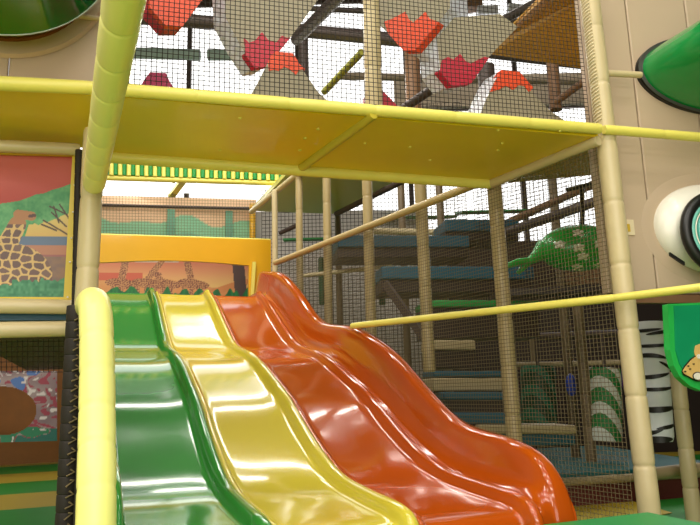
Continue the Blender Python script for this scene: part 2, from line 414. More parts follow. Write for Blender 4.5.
# ================================================================== FRONT DECK
ZD = 2.32
fa = atz(120, 97, ZD); fb = atz(598, 137, ZD); fdir = (fb-fa).normalized(); ba = atz(104, 153, ZD); bb = atz(490, 181, ZD)
fl_ = fa-fdir*2.2
dk = empty('upper_deck', fa, 'upper deck with glossy amber soffit spanning above the slide', 'deck')
SOF = MB().prism([fa, fb, bb, ba], UZ*.015).build('soffit', AMB, dk)
MB().prism([fa+UZ*.016, fb+UZ*.016, bb+UZ*.016, ba+UZ*.016], UZ*.03).build('deck_board', TANP, dk)
MB().foam(ba-UZ*.02, bb-UZ*.02, .032, .8).build('rear_beam', YEL, dk)
MB().foam(atz(374, 113, ZD)+V((0, .02, .002)), atz(301, 168, ZD-.01), .024, .6).build('cross_beam', mat('olive_yellow_vinyl', srgb(204, 184, 60), .4), dk)
MB().foam(fb-UZ*.02, bb-UZ*.02, .028, .3).build('end_beam', BEI, dk)
for (x, y) in ((318, 129), (305, 138), (300, 150), (365, 143), (410, 147), (498, 130), (502, 143), (498, 150), (180, 100), (560, 131), (240, 118), (220, 150), (430, 160)):
    MB().ell(atz(x, y, ZD), (V((.009, 0, 0)), V((0, .009, 0)), V((0, 0, -.006))), 8, 4, half=True).build('bolt_head', YEL, SOF)
tb0 = at(100, 88, fa.y-.045); tb1 = at(600, 129, fb.y-.03)
tag(MB().foam(tb0, tb1, .028, .42).build('front_rail', YEL), 'long yellow padded rail along the front edge of the upper deck', 'rail')
# right wall rail
tb2 = at(716, 138.5, 3.46); tb2 = tb2+(tb2-at(604, 129.5, 3.31))*1.6
tag(MB().foam(at(604, 129.5, 3.31), tb2, .025, .35).build('wall_rail', YEL), 'yellow padded rail across the beige wall, right of the tall post', 'rail')
# left bay
la = at(96, 88, fa.y-.05); lb = at(-60, 80.5, fa.y-.3)
tag(MB().foam(lb, la, .029, .42).build('left_rail', YEL), 'short yellow padded rail at the left, under the beige wall with green tube', 'rail')
lz = ZD-.01
ls = MB().prism([atz(96, 96, lz), atz(-60, 86, lz), atz(-60, 143, lz), atz(92, 148, lz)], UZ*.04).build('left_soffit', AMB)
tag(ls, 'amber soffit panel above the jungle mural on the left', 'panel')

# ================================================================== POSTS
PG = 'padded posts'
def vz0(p): return V((p.x, p.y, 0))
def post(xt, yt, Yt, xb, yb, r, label, mt=BEI, seg=.3, name='padded_post', zb=None, zt=None, lean=False):
    a = at(xt, yt, Yt); b = at(xb, yb, Yt)
    if not lean: mid = (a+b)/2; a.x = b.x = mid.x
    if zb is not None: b.z = zb
    if zt is not None: a.z = zt
    return tag(MB().foam(b, a, r, seg).build(name, mt), label, 'post', PG)
# corner post right
cp = empty('padded_post', at(615, 250, 3.38), 'tall beige padded post at the right corner of the deck, full height of the photo', 'post', PG)
t_ = at(587, -25, 3.38); b_ = at(650, 525, 3.38); b_ = b_+(b_-t_)*.28; b_.z = max(0, b_.z)
MB().foam(b_, t_, .052, .34, 20).build('foam_sleeve', BEI, cp)
lc = MB()
for i in range(46):
    p = t_.lerp(at(604, 128, 3.38), i/46); lc.tube([p+V((-.054, -.006, 0)), p+V((-.046, -.03, .008)), p+V((-.026, -.05, .016))], .0035, 5)
lc.build('lacing', mat('cream_cord', srgb(226, 214, 180), .6), cp)
post(92, 130, 2.88, 87.5, 330, .047, 'beige padded post on the left, under the yellow overhead beam', zb=0)
tag(MB().foam(vz0(at(78.5, 430, 3.02)), at(79, 150, 3.02), .017, .06).build('dark_post', NETD), 'narrow dark net-wrapped post between jungle mural and beige post', 'post', PG)
# dark laced post left
dp = empty('dark_post', at(71, 420, 2.45), 'dark brown net-wrapped post beside the pale yellow curved tube', 'post', PG)
da = at(71.5, 306, 2.45); db = at(70.5, 530, 2.45); db.z = 0; da.x = db.x = (da.x+db.x)/2
MB().foam(db, da, .034, .06).build('wrapped_post', NETD, dp)
lc = MB()
for i in range(60):
    z = .1+i*.036
    if z > 1.33: break
    lc.tube([V((da.x+.01, da.y-.036, z)), V((da.x+.032, da.y-.022, z+.01+.012*h2(i, 1))), V((da.x+.02, da.y-.03, z+.022))], .0035, 5)
lc.build('lacing', mat('dull_cord', srgb(120, 104, 66), .7), dp)
tag(MB().net(V((da.x+.03, 2.45, 0)), vz0(at(84, 500, 1.95)), at(84, 330, 2.08), V((da.x+.03, 2.45, 1.37)), .02, .002).build('netting_panel', NETD), 'black net stretched from dark post to the pale yellow curved tube', 'net', 'nets')

# yellow overhead beam towards the viewer
p0 = at(94, 184, 2.84); p1 = at(124, 0, 1.385)
ob = empty('overhead_beam', p0, 'thick yellow padded beam running from left post up over the viewer', 'beam')
MB().foam(p0, p0+(p1-p0)*1.35, .0475, .21, 20).build('foam_sleeve', mat('light_yellow_vinyl', srgb(250, 242, 160), .38, bump=.12, bscale=14), ob)
# pale curved tube
pts = [at(97, 640, 1.70), at(96, 525, 1.80), at(97, 430, 1.92), at(97.2, 370, 2.0), at(96.5, 330, 2.06), at(95.5, 312, 2.10), at(93.5, 303, 2.17), at(91, 303, 2.3), at(89, 308, 2.5), at(88, 316, 2.76)]
pts[0].z = max(0, pts[0].z-.25)
cv = catmull([tuple(p) for p in pts], 7); rs = []; L = 0; q = V(cv[0])
for c in cv:
    L += (V(c)-q).length; q = V(c); fr_ = (L/.115) % 1; rs.append(.0505*(1-.045*exp(-(min(fr_, 1-fr_)/.09)**2)))
# resample finely so the seams are crisp
fine = []; fr2 = []; L = 0
for a, b in zip(cv, cv[1:]):
    a = V(a); b = V(b); n = max(1, int((b-a).length/.008))
    for k in range(n): fine.append(a.lerp(b, k/n))
fine.append(V(cv[-1])); q = fine[0]
for c in fine:
    L += (c-q).length; q = c; w = (L/.118) % 1; fr2.append(.050*(1-.06*exp(-(min(w, 1-w)/.05)**2)))
tag(MB().tube(fine, fr2, 24).build('curved_tube', YEL_LIT), 'pale yellow padded tube curving over at its top, left of the green lane', 'tube')

# side beam (A) and the row of posts under it
fa_ = atz(275, 263, ZD); A0 = at(275, 263, fa_.y); A1 = at(596, 137, 3.40)
tag(MB().foam(A0, A1, .027, .9).build('side_rail', mat('tan_rail_vinyl', srgb(190, 168, 116), .4, vary=.06)), 'long tan rail rising diagonally from slide platform to the tall corner post', 'rail')
An = (A1-A0).cross(UZ).normalized()
def onA(x, y, off=.09):
    O_ = A0+An*(off if An.y > 0 else -off); return atp(x, y, O_, An)
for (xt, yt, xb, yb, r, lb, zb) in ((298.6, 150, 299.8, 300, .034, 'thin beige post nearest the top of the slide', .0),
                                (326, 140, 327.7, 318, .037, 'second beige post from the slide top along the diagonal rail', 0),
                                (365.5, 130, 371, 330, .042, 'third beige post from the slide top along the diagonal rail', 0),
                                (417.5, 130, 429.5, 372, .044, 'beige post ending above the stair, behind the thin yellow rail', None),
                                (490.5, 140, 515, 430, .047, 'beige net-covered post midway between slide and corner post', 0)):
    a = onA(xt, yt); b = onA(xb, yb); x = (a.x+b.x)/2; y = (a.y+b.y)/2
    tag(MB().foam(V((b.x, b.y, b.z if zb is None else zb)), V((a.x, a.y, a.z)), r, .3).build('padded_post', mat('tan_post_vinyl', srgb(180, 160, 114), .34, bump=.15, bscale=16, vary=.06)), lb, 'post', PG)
# corner post at platform
post(274, 190, A0.y+.15, 276, 300, .03, 'short beige post at the right end of the gold board', zb=0)

# side netting
n0 = A0+V((.02, 0, 0)); n1 = A1.copy()
def vz(p, z): return V((p.x, p.y, z))
NA = vz(n0, .0); NB = vz(n1, .0)
tag(MB().net(NA, NB, vz(n1, ZD), vz(n0, ZD), .0225, .0016).build('netting_panel', NETT), 'brown square-mesh net hanging below the long diagonal tan rail', 'net', 'nets')
q0 = at(262, 150, 7.6); q1 = at(500, 150, 7.0)
# front upper netting
e0 = at(112, 87, fa.y-.03); e1 = at(590, 127, fb.y-.03); up = UZ*.95
tag(MB().net(e0, e1, e1+up, e0+up, .0225, .0018).build('netting_panel', NETD), 'dark square-mesh net above the yellow front rail', 'net', 'nets')

# thin yellow rail B
B0 = at(352, 326, 4.45); B1 = at(712, 286, 3.0)
rl = MB(); rl.foam(B0, at(614, 298, 3.30), .021, .9); rl.foam(at(614, 298, 3.30), B1+(B1-at(614, 298, 3.30))*.8, .0195, .7)
tag(rl.build('yellow_rail', YEL), 'thin yellow padded rail from the slide side across the corner post', 'rail')

# ================================================================== RIGHT WALL
WO = at(612, 200, 3.50); wd = (at(700, 200, 3.62)-WO).normalized(); wd.z = 0; wd.normalize(); WN = wd.cross(UZ); WN = -WN if WN.y > 0 else WN
def onw(x, y, off=0): return atp(x, y, WO+WN*off, WN)
def wall_pt(t, z): p = WO+wd*t; return V((p.x, p.y, z))
pw = empty('padded_wall', wall_pt(.4, 1.4), 'beige padded wall right of the corner post, holding green tube and white bubble', 'wall')
xs = [-.08, .22, .62, 1.02, 1.42, 1.82]; zb = zy(294, 3.55, 640)
for i in range(5):
    p = wall_pt(xs[i]+.003, zb); MB().box(p, wd*(xs[i+1]-xs[i]-.006), -WN*.06, UZ*(3.4-zb)).build('wall_pad', PINB, pw, .008)
MB().box(wall_pt(-.08, zb-.05), wd*1.9, -WN*.05, UZ*.045).build('wall_base_strip', BRICK, pw)
# green tube coming out of the wall
tc_ = onw(707, 78, 0.0); td = (ES*1.0+V((0, 0, .02))).normalized()
gt = empty('crawl_tube', tc_, 'bright green crawl tube projecting from the beige wall on the right', 'tube')
def eltube(ts, rx_, rz_, nm, m_, caps=True):
    vs = []; fs = []; n = 56
    for t in ts:
        for k in range(n):
            a = 2*pi*k/n; vs.append(tc_+td*t+wd*(rx_*cos(a))+UZ*(rz_*sin(a)))
    for i in range(len(ts)-1):
        for k in range(n): fs.append((i*n+k, i*n+(k+1) % n, (i+1)*n+(k+1) % n, (i+1)*n+k))
    q = MB().add(vs, fs, 0, True)
    if caps: q.add(vs[:n], [tuple(range(n))]); q.add(vs[-n:], [tuple(range(n))])
    return q.build(nm, m_, gt)
eltube((.0, .02), .475, .235, 'rim', BLK)
eltube((.031, .036), .48, .24, 'rim_edge', mat('grey_trim', srgb(70, 70, 66), .3))
eltube((.02, .06, .15, .4, .8, 1.2), .455, .225, 'tube_shell', GT)
tag(MB().foam(onw(604, 73, .1), onw(641, 75, .1), .018, .5).build('tube_brace', BEI), 'short beige bar from corner post to the green crawl tube', 'bar')
# white bubble porthole
bc = onw(710, 229, 0.0)
bb_ = empty('bubble_window', bc, 'white bulging surround with black-ringed turquoise bubble window on beige wall', 'window')
MB().ell(bc, (wd*.36, UZ*.255, WN*.14), 48, 14, half=True).build('surround', WHT, bb_)
MB().ell(bc, (wd*.43, UZ*.32, WN*.012), 48, 6, half=True).build('flange', PINB, bb_)
rc = onw(719, 233, .15)
MB().torus(rc, (wd*1.0).normalized(), UZ, .200, .030, 48).build('ring', BLK, bb_)['label'] = 'black rubber ring'
MB().torus(rc+WN*.004, wd, UZ, .165, .014, 48).build('ring', TQ, bb_)['label'] = 'turquoise ring'
MB().torus(rc+WN*.010, wd, UZ, .148, .004, 48).build('ring', WHT, bb_)['label'] = 'thin white ring'
MB().torus(rc+WN*.006, wd, UZ, .126, .014, 48).build('ring', mat('deep_teal_plastic', srgb(70, 160, 150), .2, coat=.5), bb_)['label'] = 'inner teal ring'
MB().ell(rc-WN*.01, (wd*.128, UZ*.128, WN*.05), 32, 8, half=True).build('dome', GLS, bb_)
cl = MB(); cl.box(onw(669, 256, .13), wd*.08-UZ*.05, WN*.012, UZ*.018); cl.build('clip', BLK, bb_)
sn = empty('wall_label', onw(628, 227, .012), 'small cream plate with a mustard square on the beige wall', 'sign')
MB().box(onw(621, 235, .0), wd*.08, WN*.008, UZ*.085).build('plate', mat('cream_plate', srgb(222, 206, 170), .5), sn)
MB().box(onw(624.5, 231.5, .008), wd*.035, WN*.003, UZ*.042).build('square', mat('mustard', srgb(200, 168, 50), .5), sn)

# ================================================================== LEFT WALL + TUBE
LO = at(60, 60, 2.95); LN = ES.copy()
def onl(x, y, off=0): return atp(x, y, LO+LN*off, LN)
lw = empty('padded_wall', onl(40, 60), 'beige padded wall at top left behind the large green tube', 'wall')
a = onl(104, 92); zt = 3.3
for (x0, x1) in ((-1.1, -.42), (-.415, -.0)):
    p = V((a.x, a.y, a.z))+EL*x0; MB().box(p, EL*(x1-x0), -LN*.05, UZ*(zt-a.z)).build('wall_pad', PINB, lw, .008)
tag(MB().foam(onl(52, 12, .03), onl(106, 20, .03), .012, .5).build('thin_rail', BEI), 'thin beige rail on the wall between large green tube and yellow beam', 'rail')
lc_ = onl(2, -38, 0); d2 = ES
lt = empty('crawl_tube', lc_, 'large dark green crawl tube with highlight-painted collar at the top left corner', 'tube')
MB().tube([lc_+d2*.005, lc_+d2*.02], [.49, .475], 56).build('wall_ring', PINB, lt)
MB().tube([lc_+d2*.02, lc_+d2*.04], [.415, .41], 56).build('rim', mat('rust_trim', srgb(110, 60, 16), .4), lt)
MB().tube([lc_+d2*.03, lc_+d2*.16], [.40, .40], 56).build('tube_shell', GTD, lt)
MB().tube([lc_+d2*.16, lc_+d2*.20, lc_+d2*.225, lc_+d2*.235], [.40, .47, .495, .497], 56).build('collar', mat('collar_highlight', srgb(200, 215, 205), .15, coat=.8), lt)  # pale colour paints the highlight along the green collar edge
MB().tube([lc_+d2*.235, lc_+d2*.25, lc_+d2*.28, lc_+d2*.5, lc_+d2*.9], [.493, .49, .475, .46, .46], 56).build('front_shell', GTD, lt)

# jungle mural with yellow frame
JO = at(70, 230, 3.15); JN = ES
def onj(x, y, off=0): return atp(x, y, JO+JN*off, JN)
def jungle(u, v):
    # u: 0 left(-40px) .. 1 right(70px);  v: 0 bottom .. 1 top
    x = -40+u*110; y = 298-v*143
    c = mixc((196, 92, 74), (176, 60, 48), (y-155)/50 if y < 205 else 1)
    canopy = 205-(x*.33)+4*noi(x*.12, 2)
    if y > canopy: c = mixc((44, 128, 76), (112, 176, 120), noi(x*.13, y*.18, 2)*.6+.4*noi(x*.5, y*.5, 3))
    lw_ = 224-.35*max(0, x-38)+3*noi(x*.3, 4)
    if y > lw_ and x > 28-(y-224)*.3: c = mixc((214, 196, 120), (206, 170, 96), (y-214)/24)
    if y > 238 and x > 12: c = (92, 112, 142) if y < 247 else ((176, 120, 96) if y < 256 else (150, 92, 92))
    if y > 258: c = mixc((146, 112, 86), (120, 96, 92), noi(x*.2, y*.3, 7))
    # branches
    for (x0, y0, x1, y1) in ((66, 216, 48, 208), (66, 228, 50, 214), (68, 236, 42, 222), (58, 224, 52, 208), (70, 222, 58, 206), (56, 232, 40, 226)):
        if segd(x, y, x0, y0, x1, y1) < .8: c = (70, 48, 44)
    # giraffe
    body = (((x-2)/52)**2+((y-278)/34)**2 < 1) or segd(x, y, -2, 262, 16, 226) < 11-.15*abs(y-262)*.4 or segd(x, y, 16, 216, 30, 218) < 4.5 or segd(x, y, -30, 250, 0, 262) < 22
    if body:
        d1, e, cid = vor(x*.095+3, y*.13+1, 11); c = mixc((96, 72, 70), (120, 92, 84), cid) if e > .19 else (206, 172, 112)
        if y < 226: c = (170, 118, 78)
    if segd(x, y, 28, 218, 33, 217) < 1.6: c = (84, 60, 56)
    gl = 283-5*noi(x*.3, 9)
    if y > gl and (x > 12 or y > gl+4): c = mixc((34, 112, 76), (80, 150, 110), noi(x*.4, y*.4, 5))
    return c
jm = empty('jungle_mural', onj(30, 298), 'framed painted jungle mural with a giraffe and red sky at the left', 'mural')
board('painted_panel', onj(-40, 298), onj(66, 298), onj(74, 155), onj(-40, 153), jungle, 200, 230, jm, .015)
fr = MB(); c0, c1, c2, c3 = onj(-60, 300.5, .02), onj(67.5, 300.5, .02), onj(76.5, 154.5, .02), onj(-60, 151, .02)
JFR = fr.bar(c0, c1, .03, .022, up=ES).bar(c1-UZ*.01, c2+UZ*.01, .036, .024, up=ES).bar(c2, c3, .018, .02, up=ES).build('frame', mat('mustard_frame', srgb(214, 186, 40), .35), jm)
for y in (160, 185, 212, 238, 262, 297):
    MB().ell(onj(76.5-(y-154.5)*.062, y, .04), (EL*.005, UZ*.005, ES*.004), 8, 4, half=True).build('screw_head', WHT, JFR)
tag(MB().foam(onj(-60, 143.5, .05), onj(80, 149.5, .05), .03, .45).build('beige_rail', BEI), 'beige padded rail directly above the framed jungle mural', 'rail')
tag(MB().foam(onj(-60, 305, .05), onj(72, 307, .05), .034, .9).build('beige_rail', BEI), 'beige padded rail just below the framed jungle mural', 'rail')
tag(MB().foam(onj(-60, 331, .06), onj(73, 328.5, .06), .036, .9).build('beige_rail', BEI), 'lower beige padded rail beneath the narrow teal strip', 'rail')
mb = MB(); mb.box(onj(-60, 321, .0), onj(66, 320, .0)-onj(-60, 321, .0), -ES*.3, UZ*.04)
tag(mb.build('teal_strip', TEAL), 'narrow teal pad showing between the two beige rails at left', 'pad')
tag(MB().foam(onj(-60, 339, .02), onj(66, 336, .02), .012, .9).build('thin_rail', STL), 'thin dark rail under the lower beige rail at left', 'rail')
# roof of the lower left room, nets and painted hole board
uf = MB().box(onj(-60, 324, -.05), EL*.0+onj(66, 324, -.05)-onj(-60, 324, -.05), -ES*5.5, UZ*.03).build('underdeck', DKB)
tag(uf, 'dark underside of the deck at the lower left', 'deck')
tag(MB().net(onj(-60, 372, -.15), onj(64, 372, -.15), onj(64, 336, -.15), onj(-60, 338, -.15), .022, .0016).build('netting_panel', NETD), 'black net strip above the splash-painted board at left', 'net', 'nets')
SO_ = at(28, 420, 9.4)
def ons(x, y, off=0): return atp(x, y, SO_+ES*off, ES)
def splash(u, v):
    a = noi(u*9, v*7, 1); b = noi(u*22+a*6, v*18, 2); c = mixc((176, 160, 156), (120, 96, 104), a)
    if b > .62: c = (150, 52, 72)
    if a < .36: c = (72, 110, 176) if v > .55 else (30, 120, 84)
    if b < .25: c = (210, 200, 200)
    if v < .18 and a > .4: c = (24, 100, 90)
    return c
hp = board('splash_board', ons(-60, 444), ons(57, 441), ons(57, 371), ons(-60, 371), splash, 150, 70, None, .05,
           hole=lambda u, v: ((-60+u*117-1)/34.5)**2+((444-v*73-412)/25)**2 < 1 and True)
tag(hp, 'white board with blue, pink and green splashes and a round crawl hole', 'board')
tag(MB().box(ons(-80, 470, -1.6), EL*3.4, -ES*.05, UZ*2.4).build('ochre_panel', OCH), 'ochre brown wall panel seen through the splash-painted board hole', 'panel')

# ================================================================== STAIRS behind the net
SGp = 'padded stair treads'
def step(xl, xr, yt, yb, Y, dep, label, ub=None, mt=TEAL, under=DKB, sl=0):
    a = at(xl, yb, Y); b = at(xr, yb+sl, Y+(xr-xl)/FPX*Y*.2); h = zy(yt, Y, xl)-zy(yb, Y, xl)
    dv = V((-.15, 1, 0)).normalized()*dep
    e = empty('stair_tread', (a+b)/2, label, 'step', SGp)
    MB().box(a, b-a, dv, UZ*h).build('tread_pad', mt, e, .015)
    if ub:
        h2_ = zy(yb, Y, xl)-zy(ub, Y, xl); MB().box(a-UZ*h2_+dv*.08, b-a, dv*.9, UZ*(h2_-.002)).build('tread_base', under, e, .01)
step(446, 520, 219, 231, 6.9, .5, 'dark teal tread highest up, right of the third post', 240)
step(338, 470, 235, 247, 6.7, .5, 'teal tread level with the gold board, highest long one', 257)
step(382, 535, 266, 279, 6.4, .5, 'teal tread below it, starting right of the third post', 292)
step(428, 540, 300, 307, 6.2, .5, 'green-topped tread just above the thin yellow rail', 338, GRNV)
step(432, 476, 340, 350, 5.95, .4, 'short tan rounded tread beneath the thin yellow rail', 368, TANP)
step(434, 512, 371, 377, 5.8, .4, 'thin teal tread above the tan strip, next to the orange side wall', None)
step(434, 512, 378, 391, 5.75, .4, 'tan tread strip beside the upper orange side wall', None, TANP)
step(444, 516, 392, 400, 5.6, .4, 'teal tread beneath the tan strip, near the orange side wall', 413)
step(458, 522, 413, 424, 5.5, .4, 'lower teal tread just above the crest of the orange side wall', 432)
step(480, 577, 425, 434, 5.45, .4, 'lowest tan padded tread behind the orange side wall', 446, TANP, TEAL)
# stringer
tag(MB().bar(at(385, 283, 6.3), at(424, 338, 5.95), .04, .07).build('stair_stringer', STL), 'dark diagonal stringer below the padded stair treads', 'stringer')
# low teal platform
pl = empty('low_platform', at(620, 478, 6.0), 'low teal padded platform with tan edge beyond the corner post', 'platform')
a = at(530, 474, 5.9); b = at(720, 466, 6.5); dv = V((-.35, 2.2, 0))
zt_ = (a.z+b.z)/2; a.z = b.z = zt_
MB().box(a-UZ*.05, b-a, dv, UZ*.055).build('top_pad', mat('deep_teal_vinyl', srgb(14, 96, 96), .5, vary=.15), pl, .02)
MB().foam(a+V((-.3, -.07, -.06)), b+V((.2, -.07, -.06)), .035, .8).build('edge_tube', TANP, pl)
MB().box(vz(a, .0), vz(b, 0)-vz(a, 0), dv, UZ*(zt_-.1)).build('base', MAR, pl)
# tan beam far (joined to right-bottom post)
post(672, 372, 5.2, 697, 500, .055, 'beige post at the right edge, below the green leopard sign', zb=0)
# right-hand mats: green with yellow wedge
mt_ = empty('play_mat', at(620, 500, 5.2), 'green floor mat with a yellow wedge at bottom right', 'mat')
za = .012
MB().prism([atz(596, 560, za), atz(760, 560, za), atz(740, 485, za), atz(560, 486, za)], UZ*.012).build('green_mat', mat('mat_green', srgb(34, 140, 40), .55), mt_)
MB().prism([atz(560, 540, za+.016), atz(628, 522, za+.016), atz(672, 513, za+.016), atz(620, 498, za+.016), atz(560, 490, za+.016)], UZ*.004).build('yellow_mat', mat('mat_yellow', srgb(206, 180, 50), .55), mt_)

# back posts and background frame pipes
for (x, ya, yb_, Y, r, lb) in ((401, 168, 238, 8.0, .045, 'brown far post between third and fourth beige posts, by the white opening'),
                              (441, 172, 300, 8.0, .045, 'brown far post left of the net-covered middle post'),
                              (338, 170, 330, 8.2, .04, 'far tan post just right of the second beige post'),
                              (562, 170, 440, 7.4, .05, 'grey-brown far post left of the green spotted balloon tail'),
                              (583, 300, 445, 6.9, .055, 'dark brown post between the two green striped columns'),
                              (533, 305, 400, 8.6, .045, 'dark thin post furthest back behind the left striped column')):
    post(x, ya, Y, x+1, yb_, r, lb, mt=mat('brown_post_vinyl', srgb(112, 94, 68), .45), zb=0)
post(321.5, 258, 7.6, 322, 305, .035, 'short green post left of the second beige post', mt=DGRN, seg=.5)
post(382, 279, 6.9, 382, 305, .035, 'short green post just right of the third beige post', mt=DGRN, seg=.5)
RG = 'background frame pipes'
for (x0, y0, Y0, x1, y1, Y1, r, mt, lb) in (
        (251, 212, 7.4, 303, 170, 6.2, .03, BEI, 'tan beam slanting from yellow post up to the deck corner'),
        (336, 214, 7.2, 411, 177, 6.1, .03, STL, 'brown beam slanting under the olive soffit'),
        (280, 233, 7.3, 300, 224, 7.1, .025, STL, 'brown pipe stub left of the diagonal tan rail'),
        (300, 276, 7.2, 392, 266, 7.0, .022, BEI, 'thin tan pipe low behind the second and third posts'),
        (372, 231, 7.9, 470, 233, 7.9, .04, BEI, 'horizontal tan pipe under the white opening'),
        (500, 226, 7.2, 612, 176, 6.4, .04, BRICK, 'brown wooden beam slanting above the green spotted balloon'),
        (455, 250, 7.5, 612, 196, 6.2, .05, STL, 'dark beam slanting behind the green spotted balloon'),
        (508, 338, 9.0, 700, 330, 9.0, .05, STL, 'dark horizontal pipe above the striped columns'),
        (508, 365, 8.2, 640, 362, 8.2, .03, TANP, 'thin tan pipe above the striped columns'),
        (640, 475, 5.3, 700, 468, 5.5, .045, TANP, 'tan pipe running to the post at the right edge')):
    tag(MB().foam(at(x0, y0, Y0), at(x1, y1, Y1), r, .6).build('frame_pipe', mt), lb, 'pipe', RG)
# olive soffit of the next deck
os_ = MB().prism([atz(300, 160, 3.25), atz(412, 160, 3.25), atz(412, 177, 3.25), atz(338, 214, 3.25), atz(252, 211, 3.25)], UZ*.05).build('far_soffit', mat('olive_panel', srgb(206, 204, 110), .35))
tag(os_, 'olive soffit of the far deck behind the deck corner', 'panel')
# green slatted decks far
for (x0, x1, y0, y1, Y, lb) in ((283, 345, 228, 240, 7.6, 'green slatted deck edge behind the first two posts'), (385, 460, 206, 218, 9.5, 'bright green slatted deck in front of the white opening'), (462, 545, 203, 212, 9.6, 'green slatted deck behind the net-covered middle post')):
    mb = MB(); z1 = zy(y1, Y, x0); L = (x1-x0)/FPX*Y; pA = at(x0, y1, Y)
    for k in range(5): mb.box(pA+UZ*(k*.035)+V((0, k*.15, 0)), V((L, .0, 0)), V((0, .10, 0)), UZ*.02)
    tag(mb.build('slatted_deck', GRNV), lb, 'deck')
# dark tall panels behind the lower stairs
tag(MB().box(vz(at(470, 330, 10.5), 0), V((5.2, .3, 0)), V((0, .1, 0)), UZ*2.4).build('maroon_hoarding', mat('dark_maroon', srgb(36, 22, 20), .6)), 'dark maroon panel high behind the striped columns', 'panel')
dp2 = MB().box(vz(at(240, 440, 9.8), 0), V((2.8, .18, 0)), V((0, .1, 0)), UZ*3.75).build('pale_screen', mat('grey_mesh_panel', srgb(190, 184, 178), .7, vary=.1)); tag(dp2, 'pale grey panel behind first three beige posts', 'panel')
dp3 = MB().net(vz(at(262, 440, 9.3), .8), vz(at(480, 440, 9.3), .8), vz(at(480, 440, 9.3), 5.2), vz(at(262, 440, 9.3), 5.2), .055, .004).build('netting_panel', NETD)
tag(dp3, 'dark coarse net in front of the pale grey panel', 'net', 'nets')
dp4 = MB().net(vz(at(480, 300, 6.9), 2.0), vz(at(612, 300, 6.3), 2.0), vz(at(612, 300, 6.3), 3.5), vz(at(480, 300, 6.9), 3.5), .045, .003).build('netting_panel', NETD)
tag(dp4, 'dark net behind the green spotted balloon', 'net', 'nets')
# brown ledge below balloon
tag(MB().box(at(498, 296, 6.3), at(612, 290, 6.0)-at(498, 296, 6.3), V((0, .5, 0)), UZ*.06).build('brown_ledge', DKB), 'dark brown ledge under the green spotted balloon', 'ledge')
tag(MB().box(at(560, 285, 7.6), V((.75, 0, 0)), V((0, .08, 0)), UZ*.24).build('wooden_panel', BRICK), 'brown wooden panel just below the green spotted balloon', 'panel')

# striped columns
def striped(x0, x1, yt, yb_, Y, label, ca, cb):
    a = at((x0+x1)/2, yb_, Y); b = at((x0+x1)/2-1, yt, Y); r = (x1-x0)/2/FPX*Y
    M = bpy.data.materials.new('striped_vinyl'); M.use_nodes = True; nt = M.node_tree; bs = nt.nodes['Principled BSDF']
    tc = nt.nodes.new('ShaderNodeTexCoord'); w = nt.nodes.new('ShaderNodeTexWave'); w.wave_type = 'BANDS'; w.bands_direction = 'DIAGONAL'
    w.inputs['Scale'].default_value = 2.4; w.inputs['Distortion'].default_value = 1.2; rmp = nt.nodes.new('ShaderNodeValToRGB')
    rmp.color_ramp.interpolation = 'CONSTANT'; rmp.color_ramp.elements[0].color = (*ca, 1); rmp.color_ramp.elements[1].color = (*cb, 1); rmp.color_ramp.elements[1].position = .55
    nt.links.new(tc.outputs['Object'], w.inputs['Vector']); nt.links.new(w.outputs['Fac'], rmp.inputs[0]); nt.links.new(rmp.outputs[0], bs.inputs['Base Color'])
    e = empty('punch_column', vz(a, max(0, a.z)), label, 'column', 'striped padded columns')
    n = 14; MB().tube([a.lerp(b, i/n) for i in range(n+1)], [r*(.93 if i in (0, n) else 1) for i in range(n+1)], 20).build('padded_body', M, e)
    MB().tube([b, b+UZ*.35], .02, 8).build('hanger', STL, e)
striped(590, 621, 368, 441, 6.9, 'green column with white diagonal stripes near the corner post', srgb(20, 120, 56), srgb(206, 210, 200))
striped(522, 556, 366, 425, 7.6, 'darker green striped column further left by the stair', srgb(8, 70, 44), srgb(14, 112, 84))
bl = MB().ell(at(571, 385, 7.2), (V((.055, 0, 0)), V((0, .055, 0)), UZ*.12), 16, 8).build('blue_pad', BLU); tag(bl, 'small blue pad between the two striped columns', 'pad')
tag(MB().ell(at(625, 380, 7.6), (V((.05, 0, 0)), V((0, .05, 0)), UZ*.12), 16, 8).build('purple_pad', mat('purple_vinyl', srgb(90, 50, 120), .4)), 'small purple pad behind the green white striped column', 'pad')

# zebra column
zc_ = empty('zebra_column', at(655, 440, 4.9), 'white padded column with black zebra stripes right of corner post', 'column')
za_, zb_ = at(658.5, 441, 4.9), at(650.5, 322, 4.9); zr = 14.2/FPX*4.9
n = 24; MB().tube([za_.lerp(zb_, i/n) for i in range(n+1)], [zr*(.9 if i in (0, n) else 1) for i in range(n+1)], 24).build('padded_body', mat('zebra_white', srgb(214, 220, 226), .5), zc_)
st = MB(); axis = (zb_-za_); An_ = (CAM-za_); An_.z = 0; An_.normalize(); Ar = V((-An_.y, An_.x, 0))*1.0
if Ar.x < 0: Ar = -Ar
def band(t, th, a0, a1, slant=0, bulge=0):
    th *= 1.25; m_ = 22; vs = []; fs = []
    for i in range(m_+1):
        q = i/m_; a = radians(a0+(a1-a0)*q); w = th*math.sqrt(max(.02, sin(pi*q))) if th else 0; tt = t+slant*(q-.5)+bulge*sin(pi*q)
        base = za_.lerp(zb_, tt); off = (An_*cos(a)+Ar*sin(a))*(zr+.003); vs += [base+off-UZ*w, base+off+UZ*w]
        if i: fs.append((2*i-2, 2*i, 2*i+1, 2*i-1))
    st.add(vs, fs)
